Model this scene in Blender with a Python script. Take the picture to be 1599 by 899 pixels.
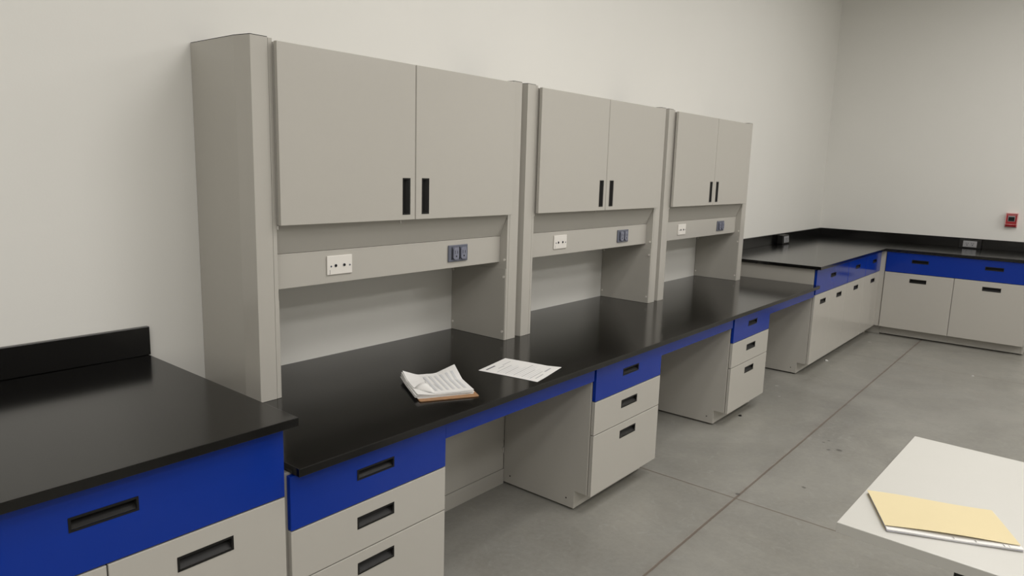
import bpy, bmesh, math, random
from mathutils import Vector, Matrix
random.seed(4)
S = bpy.context.scene
for o in list(bpy.data.objects): bpy.data.objects.remove(o, do_unlink=True)
COL = S.collection

# ------------------------------------------------------------------ camera, world, lights, exposure
CAM = dict(x=-1.0762, y=-2.5769, z=1.6102, f=1099.85, yaw=.6878, pitch=-.1674, roll=.0295)
def make_camera():
    c = bpy.data.cameras.new('camera'); o = bpy.data.objects.new('camera', c); COL.objects.link(o)
    cy, sy, cp, sp = math.cos(CAM['yaw']), math.sin(CAM['yaw']), math.cos(CAM['pitch']), math.sin(CAM['pitch'])
    F = Vector((cy*cp, sy*cp, sp)); R = Vector((sy, -cy, 0)); U = R.cross(F); r = CAM['roll']
    R2 = R*math.cos(r)+U*math.sin(r); U2 = -R*math.sin(r)+U*math.cos(r)
    m = Matrix((R2, U2, -F)).transposed().to_4x4(); m.translation = Vector((CAM['x'], CAM['y'], CAM['z']))
    o.matrix_world = m
    c.sensor_fit = 'HORIZONTAL'; c.sensor_width = 36.0; c.lens = 36.0*CAM['f']/1599; c.clip_start = .05; c.clip_end = 60
    S.camera = o
make_camera()
w = bpy.data.worlds.new('world'); S.world = w; w.use_nodes = True
w.node_tree.nodes['Background'].inputs[0].default_value = (.9, .92, 1, 1)
w.node_tree.nodes['Background'].inputs[1].default_value = .02

def lamp(name, loc, sx, sy, power, col=(1, .972, .94), spread=math.pi):
    l = bpy.data.lights.new(name, 'AREA'); l.shape = 'RECTANGLE'; l.size = sx; l.size_y = sy
    l.energy = power; l.color = col; l.spread = spread
    o = bpy.data.objects.new(name, l); COL.objects.link(o); o.location = loc
    return o
LZ = 3.9
STRIPS = [(1.63, -2.0, 16, 1.22, .3), (1.63, -2.9, 24, 2.4, .6), (1.63, -4.3, 18, 2.4, .6), (1.63, -6.5, 10, 2.4, .6),
          (5.3, -2.1, 18, 2.4, .6), (5.3, -3.2, 14, 2.4, .6), (5.3, -6.3, 96, 2.4, .6), (3.4, -2.6, 15, 2.4, .6),
          (-2.3, -2.2, 12, 2.4, .6), (-2.3, -3.3, 28, 2.4, .6), (-2.3, -4.6, 54, 2.4, .6)]
for x, y, p, sx, sy in STRIPS:
    lamp('ceiling_strip_light', (x, y, LZ), sx, sy, p)

S.view_settings.view_transform = 'Standard'; S.view_settings.look = 'None'
S.view_settings.gamma = 1; S.view_settings.use_curve_mapping = False
S.view_settings.exposure = 0.44

# ------------------------------------------------------------------ materials
def mat(name, col, rough=.5, spec=.5, metal=0, noise=None, bump=None, ior=None):
    m = bpy.data.materials.new(name); m.use_nodes = True; nt = m.node_tree; b = nt.nodes['Principled BSDF']
    b.inputs['Base Color'].default_value = (*col, 1); b.inputs['Roughness'].default_value = rough
    b.inputs['Specular IOR Level'].default_value = spec; b.inputs['Metallic'].default_value = metal
    if ior: b.inputs['IOR'].default_value = ior
    if noise or bump:
        tc = nt.nodes.new('ShaderNodeTexCoord')
    if noise:   # (scale, amount)
        n = nt.nodes.new('ShaderNodeTexNoise'); n.inputs['Scale'].default_value = noise[0]; n.inputs['Detail'].default_value = 5
        nt.links.new(tc.outputs['Object'], n.inputs['Vector'])
        mx = nt.nodes.new('ShaderNodeMixRGB'); a = noise[1]
        mx.inputs[1].default_value = (*[c*(1-a) for c in col], 1); mx.inputs[2].default_value = (*[min(1, c*(1+a)) for c in col], 1)
        nt.links.new(n.outputs['Fac'], mx.inputs[0]); nt.links.new(mx.outputs[0], b.inputs['Base Color'])
    if bump:    # (scale, strength, distance)
        n = nt.nodes.new('ShaderNodeTexNoise'); n.inputs['Scale'].default_value = bump[0]; n.inputs['Detail'].default_value = 3
        nt.links.new(tc.outputs['Object'], n.inputs['Vector'])
        bp = nt.nodes.new('ShaderNodeBump'); bp.inputs['Strength'].default_value = bump[1]; bp.inputs['Distance'].default_value = bump[2]
        nt.links.new(n.outputs['Fac'], bp.inputs['Height']); nt.links.new(bp.outputs[0], b.inputs['Normal'])
    return m
M = {}
M['wall'] = mat('painted_wall', (.78, .770, .730), .75, .3, noise=(2.5, .015), bump=(160, .08, .002))
M['ceiling'] = mat('ceiling_paint', (.50, .49, .46), .9, .2, noise=(3, .02))
M['cream'] = mat('powder_coat_grey', (.47, .450, .408), .20, .5, noise=(30, .01))
M['cream_in'] = mat('powder_coat_carcass', (.455, .437, .395), .4, .4, noise=(30, .01))
M['blue'] = mat('powder_coat_blue', (.0015, .029, .285), .14, .36, noise=(30, .03))
M['top'] = mat('black_epoxy_resin', (.0008, .0006, .0006), .155, .5, noise=(60, .2), ior=1.53)
M['plastic'] = mat('black_plastic', (.009, .0085, .008), .45, .28, noise=(60, .1))
M['slot'] = mat('dark_slot', (.004, .004, .004), .6, .3, noise=(60, .1))
M['white_plastic'] = mat('white_plastic', (.78, .75, .70), .35, .5, noise=(60, .01))
M['grey_plastic'] = mat('blue_grey_plastic', (.115, .125, .165), .35, .5, noise=(80, .08))
M['socket_face'] = mat('socket_face_plastic', (.19, .20, .26), .22, .6, noise=(80, .08))
M['grey_light'] = mat('light_grey_plastic', (.30, .30, .31), .3, .5, noise=(80, .05))
M['laminate'] = mat('white_laminate', (.585, .575, .535), .32, .5, noise=(8, .012))
M['laminate_edge'] = mat('laminate_edge', (.50, .49, .455), .5, .4, noise=(40, .02))
M['paper'] = mat('paper', (.80, .79, .77), .8, .2, noise=(12, .02))
M['ink'] = mat('printed_ink', (.38, .38, .40), .8, .2, noise=(200, .1))
M['ink_dark'] = mat('printed_ink_dark', (.16, .16, .18), .8, .2, noise=(200, .1))
M['shade'] = mat('printed_grey_row', (.64, .645, .66), .8, .2, noise=(50, .05))
M['hardboard'] = mat('brown_hardboard', (.36, .20, .10), .55, .4, noise=(90, .25))
M['steel'] = mat('nickel_steel', (.55, .55, .54), .25, .5, metal=1, noise=(60, .05))
M['manila'] = mat('manila_card', (.70, .60, .37), .7, .2, noise=(6, .03))
M['purple'] = mat('blue_paper_edge', (.34, .34, .50), .7, .2, noise=(60, .05))
M['red'] = mat('red_plastic', (.36, .018, .025), .3, .5, noise=(60, .05))
M['pink'] = mat('pale_pink_plastic', (.72, .42, .41), .3, .5, noise=(60, .04))
M['black_metal'] = mat('black_metal', (.01, .01, .01), .4, .5, noise=(60, .1))
M['debris'] = mat('pale_scrap', (.6, .6, .58), .7, .3, noise=(90, .1))

def floor_material():
    m = bpy.data.materials.new('sealed_concrete'); m.use_nodes = True; nt = m.node_tree; b = nt.nodes['Principled BSDF']
    N, L = nt.nodes.new, nt.links.new
    tc = N('ShaderNodeTexCoord'); sep = N('ShaderNodeSeparateXYZ'); L(tc.outputs['Object'], sep.inputs[0])
    def noise(sc, det, rough=.6, dist=0):
        n = N('ShaderNodeTexNoise'); n.inputs['Scale'].default_value = sc; n.inputs['Detail'].default_value = det
        n.inputs['Roughness'].default_value = rough; n.inputs['Distortion'].default_value = dist
        L(tc.outputs['Object'], n.inputs['Vector']); return n.outputs['Fac']
    def math_(op, a, c=None, clamp=False):
        n = N('ShaderNodeMath'); n.operation = op; n.use_clamp = clamp
        for i, q in enumerate((a, c)):
            if q is None: continue
            if isinstance(q, (int, float)): n.inputs[i].default_value = q
            else: L(q, n.inputs[i])
        return n.outputs[0]
    def mix(f, a, c):
        n = N('ShaderNodeMixRGB')
        for i, q in enumerate((f, a, c)):
            if isinstance(q, (int, float)): n.inputs[i].default_value = q
            elif isinstance(q, tuple): n.inputs[i].default_value = (*q, 1)
            else: L(q, n.inputs[i])
        return n.outputs[0]
    def ramp(f, lo, hi):
        n = N('ShaderNodeMapRange'); n.inputs['From Min'].default_value = lo; n.inputs['From Max'].default_value = hi
        L(f, n.inputs['Value']); return n.outputs[0]
    big = ramp(noise(.9, 6, .62, .6), .33, .68)
    mid = ramp(noise(5, 8, .7, .4), .35, .7)
    fine = ramp(noise(38, 6, .7), .3, .75)
    c = mix(big, (.178, .170, .147), (.315, .304, .268))
    c = mix(math_('MULTIPLY', mid, .45), c, (.225, .225, .205))
    c = mix(math_('MULTIPLY', fine, .34), c, (.36, .35, .32))
    # pale trowel swirls
    sw = ramp(noise(7, 4, .6, 2.5), .60, .72)
    c = mix(math_('MULTIPLY', sw, .34), c, (.36, .355, .33))
    # saw-cut joints
    wob = math_('MULTIPLY', math_('SUBTRACT', noise(14, 3), .5), .006)
    def line(coord, at, wd):
        d = math_('ABSOLUTE', math_('ADD', math_('SUBTRACT', coord, at), wob))
        return math_('SUBTRACT', 1.0, ramp(d, wd*.55, wd), True)
    X, Y = sep.outputs[0], sep.outputs[1]
    ls = [line(Y, -1.350, .0075), line(Y, -5.0, .0075), line(X, 2.244, .0055), line(X, 5.885, .005), line(X, -1.41, .0055)]
    j = ls[0]
    for q in ls[1:]: j = math_('MAXIMUM', j, q)
    # soft grime beside the main joint
    g = math_('SUBTRACT', 1.0, ramp(math_('ABSOLUTE', math_('SUBTRACT', Y, -1.350)), .0, .05), True)
    g = math_('MULTIPLY', g, math_('MULTIPLY', mid, .30))
    c = mix(g, c, (.15, .125, .10))
    c = mix(math_('MULTIPLY', j, .75), c, (.135, .100, .075))
    # small stains
    def spot(x, y, r, sx=1.0):
        dx = math_('MULTIPLY', math_('SUBTRACT', X, x), sx); dy = math_('SUBTRACT', Y, y)
        d = math_('SQRT', math_('ADD', math_('MULTIPLY', dx, dx), math_('MULTIPLY', dy, dy)))
        d = math_('ADD', d, math_('MULTIPLY', math_('SUBTRACT', noise(60, 2), .5), r*1.2))
        return math_('SUBTRACT', 1.0, ramp(d, r*.5, r), True)
    st = spot(3.30, -1.563, .022)
    for a in [(3.262, -1.512, .014), (3.37, -1.455, .012), (3.42, -1.47, .010), (2.62, -1.57, .014), (3.47, -.883, .016), (2.30, -1.34, .016)]:
        st = math_('MAXIMUM', st, spot(*a))
    c = mix(math_('MULTIPLY', st, .7), c, (.06, .055, .05))
    sp = spot(5.45, -.876, .03)
    for a in [(5.855, -1.942, .016), (4.36, -.82, .018), (6.55, -.98, .022), (5.3, -.96, .012), (4.1, -.93, .012)]:
        sp = math_('MAXIMUM', sp, spot(*a))
    c = mix(math_('MULTIPLY', sp, .45), c, (.6, .6, .57))
    L(c, b.inputs['Base Color'])
    r = N('ShaderNodeMapRange'); r.inputs['To Min'].default_value = .30; r.inputs['To Max'].default_value = .46; L(mid, r.inputs['Value'])
    L(r.outputs[0], b.inputs['Roughness']); b.inputs['Specular IOR Level'].default_value = .5
    h = math_('SUBTRACT', math_('MULTIPLY', fine, .12), j)
    bp = N('ShaderNodeBump'); bp.inputs['Strength'].default_value = .35; bp.inputs['Distance'].default_value = .003
    L(h, bp.inputs['Height']); L(bp.outputs[0], b.inputs['Normal'])
    return m
M['floor'] = floor_material()

# ------------------------------------------------------------------ mesh helpers
class MB:
    def __init__(s): s.bm = bmesh.new(); s.mats = []
    def mi(s, m):
        if m not in s.mats: s.mats.append(m)
        return s.mats.index(m)
    def face(s, pts, m):
        f = s.bm.faces.new([s.bm.verts.new(p) for p in pts]); f.material_index = s.mi(m); return f
    def box(s, x0, x1, y0, y1, z0, z1, m):
        i = s.mi(m); v = [s.bm.verts.new((x, y, z)) for x in (x0, x1) for y in (y0, y1) for z in (z0, z1)]
        for q in ((0, 1, 3, 2), (4, 6, 7, 5), (0, 4, 5, 1), (2, 3, 7, 6), (0, 2, 6, 4), (1, 5, 7, 3)):
            s.bm.faces.new([v[k] for k in q]).material_index = i
        return s
    def prism(s, prof, axis, a, b, m):      # prof: 2D loop; axis extruded from a to b
        i = s.mi(m)
        def P(t, u, v): return {'x': (t, u, v), 'y': (u, t, v), 'z': (u, v, t)}[axis]
        A = [s.bm.verts.new(P(a, *p)) for p in prof]; B = [s.bm.verts.new(P(b, *p)) for p in prof]
        s.bm.faces.new(A).material_index = i; s.bm.faces.new(B[::-1]).material_index = i
        n = len(prof)
        for k in range(n): s.bm.faces.new((A[k], A[(k+1) % n], B[(k+1) % n], B[k])).material_index = i
        return s
    def cyl(s, c, axis, r, h, m, n=16, r2=None):
        r2 = r if r2 is None else r2; i = s.mi(m)
        def P(t, u, v): return {'x': (c[0]+t, c[1]+u, c[2]+v), 'y': (c[0]+u, c[1]+t, c[2]+v), 'z': (c[0]+u, c[1]+v, c[2]+t)}[axis]
        A = [s.bm.verts.new(P(0, r*math.cos(2*math.pi*k/n), r*math.sin(2*math.pi*k/n))) for k in range(n)]
        B = [s.bm.verts.new(P(h, r2*math.cos(2*math.pi*k/n), r2*math.sin(2*math.pi*k/n))) for k in range(n)]
        s.bm.faces.new(A).material_index = i; s.bm.faces.new(B[::-1]).material_index = i
        for k in range(n): s.bm.faces.new((A[k], A[(k+1) % n], B[(k+1) % n], B[k])).material_index = i
        return s
    def build(s, name, parent=None, bevel=0, smooth=False):
        bmesh.ops.recalc_face_normals(s.bm, faces=s.bm.faces)
        me = bpy.data.meshes.new(name); s.bm.to_mesh(me); s.bm.free()
        for m in s.mats: me.materials.append(M[m])
        if smooth: me.shade_smooth()
        o = bpy.data.objects.new(name, me); COL.objects.link(o)
        if parent: o.parent = parent
        if bevel:
            b = o.modifiers.new('bevel', 'BEVEL'); b.width = bevel; b.segments = 2; b.limit_method = 'ANGLE'; b.angle_limit = math.radians(40)
        return o
def tag(o, label, cat, group=None):
    o['label'] = label; o['category'] = cat
    if group: o['group'] = group
    return o
def thing(name, loc, label, cat, group=None, rz=0):
    o = bpy.data.objects.new(name, None); COL.objects.link(o); o.location = loc; o.rotation_euler = (0, 0, rz)
    o.empty_display_size = .1
    return tag(o, label, cat, group)
def struct(o): o['kind'] = 'structure'; return o

# ------------------------------------------------------------------ room shell
X0, X1, Y0, Y1, ZC = -4.5, 7.914, -8.5, 0.0, 4.6
struct(MB().box(X0, X1, Y0, Y1, -.15, 0, 'floor').build('floor'))
struct(MB().box(X0-.15, X1+.15, Y1, Y1+.15, -.15, ZC+.15, 'wall').build('wall_back'))
struct(MB().box(X1, X1+.15, Y0, Y1, -.15, ZC+.15, 'wall').build('wall_right'))
struct(MB().box(X0-.15, X0, Y0, Y1, -.15, ZC+.15, 'wall').build('wall_left'))
struct(MB().box(X0-.15, X1+.15, Y0-.15, Y0, -.15, ZC+.15, 'wall').build('wall_front'))
struct(MB().box(X0, X1, Y0, Y1, ZC, ZC+.15, 'ceiling').build('ceiling'))

# ------------------------------------------------------------------ cabinet builders (local frame: x along the front, y=0 at the fronts, +y into the cabinet)
FT = .018
def front_panel(name, parent, x0, x1, z0, z1, m, holes, y=0.0):
    """a slab with rectangular cut-outs; holes = [(hx0,hx1,hz0,hz1)]"""
    g = .0020; x0 += g; x1 -= g; z0 += g; z1 -= g
    b = MB(); i = b.mi(m)
    xs = sorted({x0, x1, *[h[0] for h in holes], *[h[1] for h in holes]})
    zs = sorted({z0, z1, *[h[2] for h in holes], *[h[3] for h in holes]})
    V = {}
    def v(a, c, d):
        k = (a, c, d)
        if k not in V: V[k] = b.bm.verts.new((a, d, c))
        return V[k]
    def solid(p, q):
        if not (0 <= p < len(xs)-1 and 0 <= q < len(zs)-1): return False
        cx, cz = (xs[p]+xs[p+1])/2, (zs[q]+zs[q+1])/2
        return not any(h[0] < cx < h[1] and h[2] < cz < h[3] for h in holes)
    ya, yb = y, y+FT
    for p in range(len(xs)-1):
        for q in range(len(zs)-1):
            if not solid(p, q): continue
            a, c, d, e = xs[p], xs[p+1], zs[q], zs[q+1]
            b.bm.faces.new((v(a, d, ya), v(c, d, ya), v(c, e, ya), v(a, e, ya))).material_index = i
            b.bm.faces.new((v(a, e, yb), v(c, e, yb), v(c, d, yb), v(a, d, yb))).material_index = i
            for (dp, dq, s1, s2) in ((-1, 0, (a, d), (a, e)), (1, 0, (c, d), (c, e)), (0, -1, (a, d), (c, d)), (0, 1, (a, e), (c, e))):
                if not solid(p+dp, q+dq):
                    b.bm.faces.new((v(*s1, ya), v(*s2, ya), v(*s2, yb), v(*s1, yb))).material_index = i
    bmesh.ops.remove_doubles(b.bm, verts=b.bm.verts, dist=1e-6)
    return b.build(name, parent, bevel=.0014)
def pull_cup(parent, x0, x1, z0, z1, y=0.0, vertical=False):
    """recessed black plastic pull: rim, deep shadowed finger space and a slanting back"""
    b = MB(); r = .0035; p = .0012
    X0_, X1_, Z0_, Z1_ = x0-r*.6, x1+r*.6, z0-r*.6, z1+r*.6
    ix0, ix1, iz0, iz1 = x0+r, x1-r, z0+r, z1-r
    ya = y-p; m = 'plastic'
    # rim
    b.face([(X0_, ya, Z0_), (X1_, ya, Z0_), (ix1, ya, iz0), (ix0, ya, iz0)], m)
    b.face([(X1_, ya, Z0_), (X1_, ya, Z1_), (ix1, ya, iz1), (ix1, ya, iz0)], m)
    b.face([(X1_, ya, Z1_), (X0_, ya, Z1_), (ix0, ya, iz1), (ix1, ya, iz1)], m)
    b.face([(X0_, ya, Z1_), (X0_, ya, Z0_), (ix0, ya, iz0), (ix0, ya, iz1)], m)
    for (a, c) in (((X0_, Z0_), (X1_, Z0_)), ((X1_, Z0_), (X1_, Z1_)), ((X1_, Z1_), (X0_, Z1_)), ((X0_, Z1_), (X0_, Z0_))):
        b.face([(a[0], ya, a[1]), (c[0], ya, c[1]), (c[0], y-.00005, c[1]), (a[0], y-.00005, a[1])], m)
    d = y+.0165
    if vertical:
        prof = [(ya, ix0), (d, ix0), (d, ix0+(ix1-ix0)*.45), (ya, ix1)]
        for k in range(3):
            (p1, q1), (p2, q2) = prof[k], prof[k+1]
            b.face([(q1, p1, iz0), (q2, p2, iz0), (q2, p2, iz1), (q1, p1, iz1)], m)
        for zz in (iz0, iz1): b.face([(q, pp, zz) for pp, q in prof], m)
    else:
        prof = [(ya, iz1), (d, iz1), (d, iz0+(iz1-iz0)*.62), (ya+.002, iz0)]
        for k in range(3):
            (p1, q1), (p2, q2) = prof[k], prof[k+1]
            b.face([(ix0, p1, q1), (ix0, p2, q2), (ix1, p2, q2), (ix1, p1, q1)], m)
        for xx in (ix0, ix1): b.face([(xx, pp, q) for pp, q in prof], m)
    bmesh.ops.remove_doubles(b.bm, verts=b.bm.verts, dist=1e-6)
    return b.build('handle', parent)
HW = .146
def front(kind, root, x0, x1, z0, z1, m, handles, y=0.0, hh=None):
    hh = hh or (.031 if m == 'blue' else .036)
    hs = [(cx-HW/2, cx+HW/2, cz-hh/2, cz+hh/2) for cx, cz in handles]
    o = front_panel(kind, root, x0, x1, z0, z1, m, hs, y)
    o['label'] = {'blue': 'blue %s', 'cream': 'pale grey %s'}[m] % kind.replace('_', ' ')
    for h in hs: pull_cup(o, *h, y=y)
    return o
TKY, TKZ = .090, .100
def carcass(root, wd, depth, h, toe=True, seams=()):
    """side panels with toe notch, back, bottom, toe board and rails, standing on small levelling feet"""
    z0 = .010; t = .019; yf = FT+.003
    b = MB()
    prof = [(yf, TKZ), (TKY, TKZ), (TKY, z0), (depth, z0), (depth, h), (yf, h)]
    b.prism(prof, 'x', 0, t, 'cream_in'); b.prism(prof, 'x', wd-t, wd, 'cream_in')
    b.box(t, wd-t, depth-.012, depth, z0, h, 'cream_in')
    b.box(t, wd-t, yf, depth-.012, TKZ, TKZ+.018, 'cream_in')
    b.box(t, wd-t, yf, yf+.06, h-.02, h, 'cream_in')
    b.build('body', root, bevel=.0012)
    k = MB(); xs = [t, *seams, wd-t]
    for a, c in zip(xs, xs[1:]): k.box(a+.0006, c-.0006, TKY+.002, TKY+.016, z0, TKZ-.001, 'cream_in')
    k.build('toe_kick', root)
    for fx in (.045, wd-.045):
        for fy in (TKY+.05, depth-.05):
            MB().cyl((fx, fy, 0), 'z', .017, .0125, 'plastic', 12).build('levelling_foot', root)
    for yy in (TKY+.045, depth-.045):
        MB().cyl((-.0004, yy, .052), 'x', .0042, .001, 'slot', 10).build('screw', root)
YF = -.911
# heights
ZBT, ZDT, TH = .914, .762, .0254

def drawer_pedestal(x, wd, depth, label):
    r = thing('drawer_pedestal', (x, YF, 0), label, 'cabinet', 'three drawer pedestals under the low desktop')
    c = wd/2
    front('drawer', r, .004, wd-.002, .562, .732, 'blue', [(c, .657)])
    front('drawer', r, .004, wd-.002, .398, .562, 'cream', [(c, .496)])
    front('drawer', r, .004, wd-.002, .094, .398, 'cream', [(c, .340)])
    carcass(r, wd, depth, ZDT-TH-.001)
    return r
def door_cabinet(name, loc, wd, label, rz=0, drawers=None, doors=None, group='tall base cabinets with blue top drawers', depth=.885):
    r = thing(name, loc, label, 'cabinet', group, rz)
    for (a, b_, hs) in drawers: front('drawer', r, a, b_, .677, .884, 'blue', [(h, .802) for h in hs])
    for (a, b_, h) in doors: front('door', r, a, b_, .094, .677, 'cream', [(h, .604)])
    carcass(r, wd, depth, ZBT-TH-.001, seams=[doors[0][1]] if len(doors) > 1 else [])
    return r

# ---- left tall bench
door_cabinet('base_cabinet', (-.967, YF, 0), .938, 'tall pale grey base cabinet with wide blue drawer under the nearest black worktop',
             drawers=[(.002, .936, [.469])], doors=[(.002, .467, .234), (.467, .936, .7015)])
door_cabinet('base_cabinet', (-1.907, YF, 0), .938, 'tall grey base cabinet under the outer left end of the nearest worktop',
             drawers=[(.002, .936, [.469])], doors=[(.002, .467, .234), (.467, .936, .7015)])
tag(MB().box(-1.93, -.005, -.9456, -.001, ZBT-TH, ZBT, 'top').build('worktop', bevel=.0016),
    'raised black worktop in the near left corner, above the desktop', 'worktop')
tag(MB().box(-1.93, .0, -.0205, -.001, ZBT+.0002, 1.0175, 'top').build('backsplash', bevel=.002),
    'short black backsplash along the wall behind the nearest worktop', 'backsplash')

# ---- low desk run
drawer_pedestal(-.0215, .634, .533, 'drawer pedestal nearest the camera, beside the tall base cabinet')
drawer_pedestal(1.5735, .636, .533, 'middle drawer pedestal, standing free between two knee spaces')
drawer_pedestal(3.1600, .634, .533, 'far drawer pedestal, smallest of the three under the desktop')
tag(MB().box(-.0077, 4.786, -.9456, -.001, ZDT-TH, ZDT, 'top').build('desktop', bevel=.0016),
    'long low black desktop running under the three overhead hutches', 'worktop')
for a, b_, lab in ((.6135, 1.5725, 'blue rail under the desktop over the nearest knee space'),
                   (2.2105, 3.1590, 'blue rail over the middle knee space'),
                   (3.7950, 4.7920, 'blue rail over the far knee space, ending at the tall cabinets')):
    o = MB(); o.box(a+.001, b_-.001, -.905, -.887, .663, .7355, 'blue'); o.box(a+.001, b_-.001, -.887, -.45, .663, .675, 'blue')
    tag(o.build('apron_rail', bevel=.0012), lab, 'rail', 'blue rails over the knee spaces')
for a, b_, lab in ((.6145, 1.5715, 'grey panel closing the back of the nearest knee space'),
                   (2.2115, 3.1580, 'grey panel at the back of the middle knee space, behind the middle pedestal'),
                   (3.7960, 4.7910, 'grey panel at the back of the far knee space')):
    r = thing('back_panel', ((a+b_)/2, -.378, 0), lab, 'panel', 'back panels of the knee spaces')
    h = (b_-a)/2
    MB().box(-h, h, 0, .014, .082, ZDT-TH-.001, 'cream_in').build('panel', r, bevel=.001)
    MB().box(-h, h, -.004, .014, 0, .0805, 'cream_in').build('kick_plate', r, bevel=.001)
    MB().box(h-.014, h-.004, -.006, 0, .17, .20, 'cream_in').build('clip', r)

# ---- right tall bench
XA = 4.7935
door_cabinet('base_cabinet', (XA, YF, 0), .944, 'tall base cabinet at the end of the desktop, wide blue drawer over two doors',
             drawers=[(.004, .943, [.472])], doors=[(.004, .470, .234), (.470, .943, .706)])
door_cabinet('base_cabinet', (XA+.946, YF, 0), .628, 'narrow base cabinet along the back wall, middle one before the corner',
             drawers=[(.001, .627, [.320])], doors=[(.001, .627, .320)])
door_cabinet('base_cabinet', (XA+1.576, YF, 0), .600, 'narrow base cabinet along the back wall, tucked into the corner',
             drawers=[(.001, .598, [.325])], doors=[(.001, .598, .325)])
# rear bench faces -x ; local +x -> world -y
XF = 6.983
door_cabinet('base_cabinet', (XF, -.953, 0), 1.246, 'tall base cabinet on the right wall with two doors below one long blue front', rz=-math.pi/2,
             drawers=[(.003, 1.243, [.313, .937])], doors=[(.003, .624, .313), (.624, 1.243, .937)])
f = MB(); f.box(6.9725, 7.010, -.905, -.888, .096, .886, 'cream'); f.box(6.992, 7.010, -.951, -.905, .096, .886, 'cream')
tag(f.build('corner_filler', bevel=.001), 'narrow grey filler strip in the inside corner of the tall cabinets', 'filler')
k = MB(); k.box(6.9725, 7.09, -.820, -.806, 0, .095, 'cream_in'); k.box(7.075, 7.089, -.951, -.8205, 0, .095, 'cream_in')
tag(k.build('corner_toe_kick'), 'grey toe board closing the inside corner at the floor', 'toe kick')
YE = -2.225
xl, xi = 4.764, 6.964
tag(MB().prism([(xl, -.001), (xl, -.9456), (xi, -.9456), (xi, YE), (X1-.001, YE), (X1-.001, -.001)], 'z', ZBT-TH, ZBT, 'top').build('corner_worktop', bevel=.0016),
    'L-shaped black worktop on the tall cabinets in the far corner', 'worktop')
tag(MB().box(xl, X1-.002, -.0205, -.001, ZBT+.0002, 1.0175, 'top').build('backsplash', bevel=.002),
    'black backsplash of the far corner worktop along the long wall', 'backsplash')
tag(MB().box(X1-.0205, X1-.001, YE, -.0215, ZBT+.0002, 1.0175, 'top').build('backsplash', bevel=.002),
    'black backsplash of the far corner worktop below the red alarm station', 'backsplash')

# ------------------------------------------------------------------ plates
def duplex(parent, cx, y, cz, wd=.126, ht=.076, body='grey_plastic', face='socket_face'):
    p = MB().box(cx-wd/2, cx+wd/2, y-.007, y-.0004, cz-ht/2, cz+ht/2, body).build('power_outlet', parent, bevel=.0022)
    p['label'] = 'grey power outlet plate with two sockets'
    for dx in (-.020, .030):
        s = MB()
        x = cx+dx; a, c = .018, .028
        s.prism([(x-a, cz-c+.008), (x-a+.007, cz-c), (x+a-.007, cz-c), (x+a, cz-c+.008), (x+a, cz+c-.008), (x+a-.007, cz+c), (x-a+.007, cz+c), (x-a, cz+c-.008)],
                'y', y-.015, y-.0065, face)
        s.box(x-.009, x-.0065, y-.0156, y-.0145, cz-.002, cz+.014, 'slot'); s.box(x+.006, x+.0085, y-.0156, y-.0145, cz-.001, cz+.012, 'slot')
        s.cyl((x, y-.0156, cz-.013), 'y', .004, .001, 'slot', 10)
        s.box(x-a-.006, x-a-.0008, y-.0080, y-.0066, cz-c-.001, cz+c+.001, 'slot')
        s.build('socket', p, bevel=.001)
    return p
def data_plate(parent, cx, y, cz):
    wd, ht = .118, .074
    p = MB().box(cx-wd/2, cx+wd/2, y-.006, y-.0004, cz-ht/2, cz+ht/2, 'white_plastic').build('data_plate', parent, bevel=.002)
    p['label'] = 'white wall plate with two small round jacks'
    for dx in (-.020, .020):
        s = MB(); s.cyl((cx+dx, y-.0080, cz-.002), 'y', .0058, .0025, 'grey_plastic', 16); s.cyl((cx+dx, y-.0092, cz-.002), 'y', .0048, .001, 'slot', 14)
        s.build('jack', p)
    for dx in (-.041, .047):
        MB().cyl((cx+dx, y-.0072, cz-.004), 'y', .0036, .0015, 'grey_plastic', 12).build('screw', p)
    t = MB()
    t.box(cx-.0475, cx-.0462, y-.0064, y-.0061, cz-.032, cz-.020, 'ink_dark')
    t.box(cx-.0490, cx-.0448, y-.0064, y-.0061, cz-.0195, cz-.0185, 'ink_dark')
    t.box(cx-.0490, cx-.0448, y-.0064, y-.0061, cz-.0335, cz-.0325, 'ink_dark')
    t.build('printed_mark', p)
    return p

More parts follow.
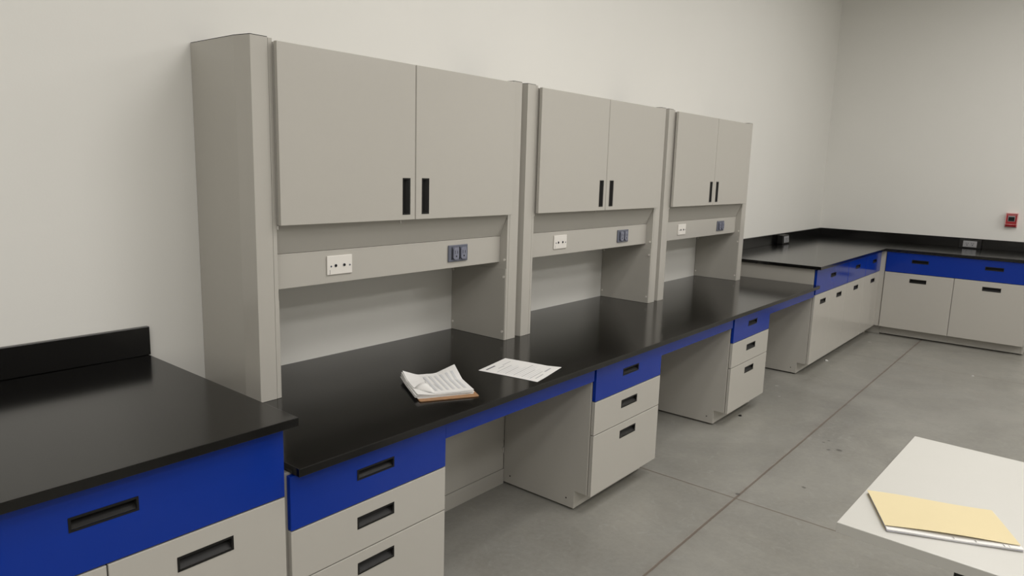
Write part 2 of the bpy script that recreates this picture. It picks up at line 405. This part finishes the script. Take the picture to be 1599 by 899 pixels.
# ------------------------------------------------------------------ overhead hutches (local z=0 at the desktop)
UW = 1.452
def hutch(k, label):
    r = thing('overhead_hutch', (.205+k*1.466, 0, ZDT), label, 'cabinet', 'overhead hutches standing on the low desktop')
    Z = lambda z: z-ZDT
    T = Z(2.020)
    def cover(mirror):
        f = (lambda x: UW-x) if mirror else (lambda x: x)
        b = MB()
        outer = [(0, -.0015), (0, -.298), (.0155, -.371), (.0795, -.371), (.0795, -.369), (.017, -.369), (.002, -.2975), (.002, -.0015)]
        b.prism([(f(x), y) for x, y in outer], 'z', .0008, T-.0002, 'cream')
        b.prism([(f(x), y) for x, y in [(.0008, -.002), (.0008, -.2975), (.0160, -.3700), (.079, -.3700), (.079, -.002)]], 'z', T, T+.0022, 'slot')
        b.build('side_cover', r)
        s = MB(); x0, x1 = sorted((f(.0808), f(.0965)))
        s.box(x0, x1, -.371, -.0015, .0008, T-.001, 'cream'); s.build('side_panel', r, bevel=.0008)
        # lower liner and white caps on the inner face
        q = f(.0965); sg = -1 if mirror else 1
        l = MB(); xa, xb = sorted((q, q+sg*.0035))
        l.prism([(-.3685, .0008), (-.0015, .0008), (-.0015, Z(1.112)), (-.3685, Z(1.124))], 'x', xa, xb, 'cream_in'); l.build('liner_panel', r, bevel=.0006)
        if not mirror: return
        for yy, zz in ((-.360, 1.168), (-.360, 1.083), (-.358, .806), (-.016, 1.083), (-.016, .806)):
            base = q+sg*(.0034 if zz < 1.1 else 0)
            xs = base if sg > 0 else base-.005
            MB().cyl((xs, yy, Z(zz)), 'x', .0065 if sg < 0 else .0045, .005, 'white_plastic', 14, .0045 if sg < 0 else .0065).build('button_cap', r, smooth=False)
    cover(False); cover(True)
    i0, i1 = .0972, UW-.0972
    b = MB(); t = .016; zb, zt = Z(1.392), Z(2.008)
    b.box(i0, i1, -.374, -.0015, zb, zb+t, 'cream_in'); b.box(i0, i1, -.374, -.0015, zt-t, zt, 'cream_in')
    b.box(i0, i0+t, -.374, -.0015, zb+t, zt-t, 'cream_in'); b.box(i1-t, i1, -.374, -.0015, zb+t, zt-t, 'cream_in')
    b.box(i0+t, i1-t, -.012, -.0015, zb+t, zt-t, 'cream_in')
    b.build('cabinet_box', r, bevel=.001)
    c = UW/2-.002
    zd0, zd1 = Z(1.3895), Z(2.0115)
    for (a, e, hx) in ((.0935, c, c-.0500), (c, 1.358, c+.0560)):
        hs = [(hx-.0185, hx+.0185, Z(1.415), Z(1.559))]
        d = front_panel('door', r, a, e, zd0, zd1, 'cream', hs, y=-.399)
        d.data.materials[0] = M['cream']
        pull_cup(d, *hs[0], y=-.399, vertical=True)
    # sloping soffit and wiring raceway
    s = MB(); s.prism([(-.3695, Z(1.3905)), (-.3245, Z(1.2835)), (-.3215, Z(1.2835)), (-.3665, Z(1.3905))], 'x', i0, i1, 'cream_in'); s.build('soffit_panel', r)
    w_ = MB(); w_.box(i0+.0002, i1-.0002, -.327, -.002, Z(1.154), Z(1.2820), 'cream')
    w_.build('wiring_raceway', r, bevel=.0015)
    m = MB(); m.box(c-.0565, c-.0535, -.3715, -.3680, Z(1.376), Z(1.389), 'white_plastic'); m.build('catch', r)
    m = MB(); m.box(i0+.001, i0+.004, -.3725, -.3690, Z(1.376), Z(1.389), 'white_plastic'); m.build('catch', r)
    data_plate(r, .391, -.327, Z(1.2235)); duplex(r, 1.052, -.327, Z(1.2210))
hutch(0, 'nearest overhead hutch, with two big pale grey doors above the clipboard')
hutch(1, 'middle overhead hutch, between the nearest and the farthest ones')
hutch(2, 'farthest overhead hutch, last before the tall corner cabinets')

# ------------------------------------------------------------------ outlet boxes on the corner backsplash
def outlet_box(loc, rz, wd, pw, label):
    r = thing('outlet_box', loc, label, 'outlet', 'outlet boxes on the corner backsplash', rz)
    MB().prism([(0, .001), (-.062, .001), (-.055, .088), (-.048, .093), (0, .093)], 'x', -wd/2, wd/2, 'plastic').build('housing', r, bevel=.003)
    h = .066; ang = math.atan2(.007, .087)
    p = MB().box(-pw/2, pw/2, -.006, 0, -h/2, h/2, 'grey_light').build('outlet_plate', r, bevel=.002)
    p.location = (0, -.0590, .047); p.rotation_euler = (-ang, 0, 0)
    for dx in (-.025, .025):
        s = MB(); a, c = .018, .024
        s.prism([(dx-a, -c+.007), (dx-a+.007, -c), (dx+a-.007, -c), (dx+a, -c+.007), (dx+a, c-.007), (dx+a-.007, c), (dx-a+.007, c), (dx-a, c-.007)], 'y', -.010, -.0055, 'grey_light')
        s.box(dx-.010, dx-.0065, -.0106, -.0095, -.001, .013, 'slot'); s.box(dx+.0065, dx+.010, -.0106, -.0095, -.001, .013, 'slot')
        s.cyl((dx, -.0106, -.012), 'y', .005, .001, 'slot', 10); s.build('socket', p)
    return r
outlet_box((6.50, -.0208, ZBT), 0, .20, .140, 'dark outlet box on the long wall backsplash, just right of the farthest hutch')
outlet_box((X1-.0208, -1.569, ZBT), -math.pi/2, .20, .126, 'dark outlet box on the right wall backsplash, left below the red alarm station')

# ------------------------------------------------------------------ alarm pull station
r = thing('alarm_pull_station', (X1, -1.897, 1.235), 'small red alarm pull station mounted on the right wall', 'alarm', rz=-math.pi/2)
MB().box(-.054, .054, -.012, -.0003, -.075, .075, 'pink').build('backplate', r, bevel=.005)
b = MB(); b.box(-.047, .047, -.042, -.0115, -.040, .068, 'red'); b.build('housing', r, bevel=.004)
b = MB()
for q in ((-.052, -.046, -.045, .072), (.046, .052, -.045, .072), (-.046, .046, .066, .072), (-.046, .046, -.045, -.041)): b.box(q[0], q[1], -.045, -.0125, q[2], q[3], 'pink')
b.build('cover_frame', r, bevel=.0015)
b = MB(); b.box(-.031, .031, -.0445, -.0415, -.012, .046, 'grey_light'); b.build('window_frame', r, bevel=.001)
b = MB(); b.box(-.026, .026, -.0455, -.0440, -.008, .034, 'slot'); b.build('window', r)
b = MB(); b.prism([(-.0120, -.070), (-.040, -.066), (-.050, -.044), (-.0120, -.042)], 'x', -.047, .047, 'red'); b.build('pull_handle', r, bevel=.003)
b = MB(); b.box(-.020, .012, -.0475, -.0440, -.0455, -.0435, 'white_plastic'); b.box(-.04, .04, -.0428, -.0419, .0535, .0565, 'pink'); b.build('printed_strip', r)

# ------------------------------------------------------------------ loose sheet on the desktop
def quad_uv(P, u, v):      # bilinear
    a, b_, c, d = [Vector(p) for p in P]
    return (a*(1-u)+b_*u)*(1-v)+(d*(1-u)+c*u)*v
def printed_sheet(P, z, thick=.0006, lines=(), nx=12, ny=16, zf=lambda u, v: 0):
    b = MB(); i = b.mi('paper')
    T = {}; Bt = {}
    for a in range(nx+1):
        for c in range(ny+1):
            u, v = a/nx, c/ny; p = quad_uv(P, u, v); zz = z+zf(u, v)
            T[a, c] = b.bm.verts.new((p.x, p.y, zz+thick)); Bt[a, c] = b.bm.verts.new((p.x, p.y, zz))
    for a in range(nx):
        for c in range(ny):
            b.bm.faces.new((T[a, c], T[a+1, c], T[a+1, c+1], T[a, c+1])).material_index = i
            b.bm.faces.new((Bt[a, c+1], Bt[a+1, c+1], Bt[a+1, c], Bt[a, c])).material_index = i
    edge = [(a, 0) for a in range(nx)]+[(nx, c) for c in range(ny)]+[(a, ny) for a in range(nx, 0, -1)]+[(0, c) for c in range(ny, 0, -1)]
    for k in range(len(edge)):
        p, q = edge[k], edge[(k+1) % len(edge)]
        b.bm.faces.new((Bt[p], Bt[q], T[q], T[p])).material_index = i
    for (u0, u1, v0, v1, m) in lines:
        n = max(2, int((u1-u0)*10)); j = b.mi(m); pr = None
        for s in range(n+1):
            u = u0+(u1-u0)*s/n
            q = [quad_uv(P, u, v) for v in (v0, v1)]
            cur = [b.bm.verts.new((q[0].x, q[0].y, z+zf(u, v0)+thick+.0004)), b.bm.verts.new((q[1].x, q[1].y, z+zf(u, v1)+thick+.0004))]
            if pr: b.bm.faces.new((pr[0], cur[0], cur[1], pr[1])).material_index = j
            pr = cur
    return b
# corners: head-left, head-right, foot-right, foot-left (head edge faces the left of the picture)
PS = [(1.074, -.639, 0), (1.305, -.593, 0), (1.353, -.873, 0), (1.122, -.918, 0)]
ln = [(.10, .42, .075, .105, 'ink_dark'), (.55, .85, .16, .172, 'ink'), (.30, .52, .20, .212, 'ink')]
for i in range(13):
    v = .28+i*.046; ln.append((.10, .55+.35*random.random(), v, v+.010, 'shade' if i % 3 else 'ink'))
ln += [(.60, .85, .86, .885, 'ink'), (.15, .45, .90, .915, 'ink')]
o = printed_sheet(PS, ZDT+.0003, lines=ln, zf=lambda u, v: .004*max(0, v-.75)*max(0, u-.3)*8+.0008*math.sin(math.pi*v)).build('paper_sheet')
tag(o, 'single printed white sheet lying flat on the black desktop', 'paper')

# ------------------------------------------------------------------ clipboard with a stack of sheets
ang = math.atan2(-.876+.764, .818-.619)
r = thing('clipboard', (.619, -.764, ZDT+.0003), 'brown hardboard clipboard lying under a curled stack of papers', 'clipboard', rz=ang)
MB().prism([(.004, 0), (.224, 0), (.229, .005), (.229, .313), (.224, .318), (.004, .318), (0, .313), (0, .005)], 'z', 0, .0045, 'hardboard').build('board', r, bevel=.001)
b = MB(); b.box(.060, .168, .291, .312, .0045, .0065, 'steel'); b.cyl((.060, .302, .0095), 'x', .003, .108, 'steel', 12)
b.box(.066, .162, .292, .302, .0088, .0100, 'steel')
b.build('clip', r, bevel=.0006)
r2 = thing('paper_stack', (.619, -.764, ZDT+.0052), 'thick curled stack of printed sheets on the brown clipboard, one corner folded', 'papers', rz=ang)
# loose sheets: each its own slight turn and curl
def sheet_grid(b, dx, dy, rot, z, curl, m='paper', n=14, fold=False, L=.250, Wd=.217):
    i = b.mi(m); V = {}
    for a in range(n+1):
        for c in range(n+1):
            u, v = a/n, c/n
            x, y = (u-.5)*Wd, (v-.5)*L
            X = x*math.cos(rot)-y*math.sin(rot)+.108+dx; Y = x*math.sin(rot)+y*math.cos(rot)+.153+dy
            e = curl*(.16*max(0, .30-u)*max(0, v-.66) + .20*max(0, u-.62)*max(0, v-.58) + .006*max(0, .25-u)*4)
            V[a, c] = b.bm.verts.new((X, Y, z+e+.0006*math.sin(7*u+rot*90)*(1-v)))
    for a in range(n):
        for c in range(n):
            if fold and a+c < 4: continue
            b.bm.faces.new((V[a, c], V[a+1, c], V[a+1, c+1], V[a, c+1])).material_index = i
    return V
for k in range(9):
    b = MB(); z = .0003+k*.0016
    dx, dy = random.uniform(-.005, .004), random.uniform(-.004, .004); rot = random.uniform(-.035, .03)
    if k < 8: dx -= .004*(k % 3)
    V = sheet_grid(b, dx, dy, rot, z, .25+.75*k/8, fold=(k == 8))
    if k == 8:
        VT = V; rt = (dx, dy, rot, z)
    o = b.build('sheets', r2, smooth=False)
    s = o.modifiers.new('solid', 'SOLIDIFY'); s.thickness = .0014 if k < 8 else .0004; s.offset = 1
# printing on the top sheet: pale grey table rows
b = MB()
def surf(u, v, lift):
    n = 14; a, c = min(n-1, int(u*n)), min(n-1, int(v*n)); fu, fv = u*n-a, v*n-c
    return None
dx, dy, rot, z = rt
def top_pt(u, v, lift=.0009):
    x, y = (u-.5)*.217, (v-.5)*.250
    e = (.16*max(0, .30-u)*max(0, v-.66) + .20*max(0, u-.62)*max(0, v-.58) + .006*max(0, .25-u)*4)
    return (x*math.cos(rot)-y*math.sin(rot)+.108+dx, x*math.sin(rot)+y*math.cos(rot)+.153+dy, z+e+.0006*math.sin(7*u+rot*90)*(1-v)+lift)
def strip(u0, u1, v0, v1, m, n=10):
    for s in range(n):
        va, vb = v0+(v1-v0)*s/n, v0+(v1-v0)*(s+1)/n
        b.face([top_pt(u0, va), top_pt(u1, va), top_pt(u1, vb), top_pt(u0, vb)], m)
for i in range(6):
    u = .34+i*.105
    strip(u, u+.045, .12, .86, 'shade')
strip(.30, .312, .30, .62, 'ink'); strip(.42, .425, .2, .45, 'ink'); strip(.33, .34, .66, .80, 'ink')
b.build('printed_rows', r2)
# folded-over corner
b = MB(); base = rt[3]+.002
A = top_pt(4/14, 0, .001); B = top_pt(0, 4/14, .001)
A2, B2 = Vector(A), Vector(B); mid = (A2+B2)/2; d = Vector(top_pt(.0, .0, 0)); refl = mid+(mid-d)*.92
n = 6; cols = []
for i in range(n+1):
    t = i/n; row = []
    for j in range(n+1-i):
        s = j/n
        p = A2*(1-t-s)+B2*s+Vector((refl.x, refl.y, A2.z))*t
        row.append(b.bm.verts.new((p.x, p.y, A2.z+.0004+.030*math.sin(min(1, t*1.4)*math.pi*.5)*(1-.35*t)*(.4+.6*(s/(1-t) if t < 1 else .5)))))
    cols.append(row)
pi_ = b.mi('paper')
for i in range(n):
    for j in range(len(cols[i])-1):
        b.bm.faces.new((cols[i][j], cols[i][j+1], cols[i+1][j])).material_index = pi_
        if j < len(cols[i+1])-1: b.bm.faces.new((cols[i][j+1], cols[i+1][j+1], cols[i+1][j])).material_index = pi_
o = b.build('folded_corner', r2, smooth=True); s = o.modifiers.new('solid', 'SOLIDIFY'); s.thickness = .0004

# ------------------------------------------------------------------ white table in the foreground with folder
TZ = .755; TR = math.radians(-1.8)
r = thing('table', (.738, -2.170, 0), 'white rectangular table with black legs in the near right corner', 'table', rz=TR)
b = MB(); b.box(0, .830, -1.52, 0, TZ-.027, TZ-.0012, 'laminate_edge'); b.box(.0004, .8296, -1.5196, -.0004, TZ-.0012, TZ, 'laminate')
b.build('tabletop', r, bevel=.0010)
for lx in (.075, .715):
    for ly in (-.275, -1.245):
        MB().box(lx-.022, lx+.022, ly-.022, ly+.022, .012, TZ-.0275, 'black_metal').build('leg', r, bevel=.003)
        MB().cyl((lx, ly, 0), 'z', .022, .0125, 'plastic', 14).build('foot', r)
b = MB()
for ly in (-.275, -1.245): b.box(.0975, .6925, ly-.015, ly+.015, TZ-.070, TZ-.028, 'black_metal')
for lx in (.075, .715): b.box(lx-.014, lx+.014, -1.2225, -.2975, TZ-.070, TZ-.028, 'black_metal')
b.build('frame', r, bevel=.002)
b = MB(); b.prism([(.012, TZ-.0275), (.060, TZ-.0275), (.060, TZ-.10)], 'y', -.285, -.265, 'black_metal'); b.build('bracket', r)

# folder: pages then manila cover; corners back-left, back-right, front-right, front-left in world xy
FP = [(.972, -2.185), (1.072, -2.463), (.898, -2.538), (.782, -2.270)]
fa = thing('folder', (.88, -2.36, TZ+.0002), 'yellow manila folder with papers inside, lying on the white table', 'folder')
def folder_layer(name, P, z, t, m, lift=lambda u, v: 0, parent=fa, n=12):
    b = MB(); i = b.mi(m); V = {}
    for a in range(n+1):
        for c in range(n+1):
            u, v = a/n, c/n; p = quad_uv([(x, y, 0) for x, y in P], u, v)
            V[a, c] = b.bm.verts.new((p.x-.88, p.y+2.36, z+lift(u, v)))
    for a in range(n):
        for c in range(n): b.bm.faces.new((V[a, c], V[a+1, c], V[a+1, c+1], V[a, c+1])).material_index = i
    o = b.build(name, parent)
    s = o.modifiers.new('solid', 'SOLIDIFY'); s.thickness = t; s.offset = 1
    return o
def shift(P, du, dv, grow=0):
    a, b_, c, d = [Vector((*p, 0)) for p in P]; e1 = (b_-a).normalized(); e2 = (d-a).normalized()
    return [tuple((q+e1*du+e2*(dv+(grow if k > 1 else 0)))[:2]) for k, q in enumerate((a, b_, c, d))]
folder_layer('back_cover', shift(FP, .000, .004), .0004, .0006, 'manila')
folder_layer('pages', shift(FP, .003, .006, .006), .0012, .0022, 'paper', lambda u, v: .0006*math.sin(9*u))
folder_layer('blue_page', shift(FP, .001, .008, .006), .0038, .0005, 'purple', lambda u, v: .0006*math.sin(9*u))
folder_layer('pages', shift(FP, .002, .007, .007), .0046, .0028, 'paper', lambda u, v: .0008*math.sin(7*u+1))
folder_layer('front_cover', FP, .0086, .0007, 'manila', lambda u, v: .0035*math.sin(math.pi*min(1, u*1.1))*v+.0014*math.sin(6*u+3*v)*(1-v)+.002*v)
b = MB()
P2 = shift(FP, .002, .007, .007)
for (u, wd) in ((.50, .008), (.66, .010), (.86, .012), (.90, .008)):
    q = [quad_uv([(x, y, 0) for x, y in P2], uu, vv) for uu, vv in ((u, .945), (u+wd*.45, .945), (u+wd*.9, .992), (u+wd*.45, .992))]
    b.face([(p.x-.88, p.y+2.36, .0084) for p in q], 'slot')
b.build('printed_mark', fa)

# ------------------------------------------------------------------ small scraps on the floor
def scrap(x, y, rad, m, label):
    b = MB(); n = 9; i = b.mi(m)
    top = b.bm.verts.new((0, 0, rad*.6))
    ring = [b.bm.verts.new((rad*random.uniform(.6, 1.1)*math.cos(2*math.pi*k/n), rad*random.uniform(.6, 1.1)*math.sin(2*math.pi*k/n), rad*random.uniform(.1, .4))) for k in range(n)]
    low = [b.bm.verts.new((v.co.x*.8, v.co.y*.8, 0)) for v in ring]
    for k in range(n):
        b.bm.faces.new((top, ring[k], ring[(k+1) % n])).material_index = i
        b.bm.faces.new((ring[k], low[k], low[(k+1) % n], ring[(k+1) % n])).material_index = i
    b.bm.faces.new(low[::-1]).material_index = i
    o = b.build('floor_scrap'); o.location = (x, y, 0); tag(o, label, 'scrap', 'scraps on the concrete floor')
scrap(5.451, -.876, .022, 'debris', 'pale crumpled scrap on the floor in front of the tall cabinets')
scrap(3.471, -.883, .014, 'slot', 'small dark chip on the floor beside the far drawer pedestal')
scrap(5.855, -1.942, .011, 'debris', 'tiny white scrap on the open floor above the white table')
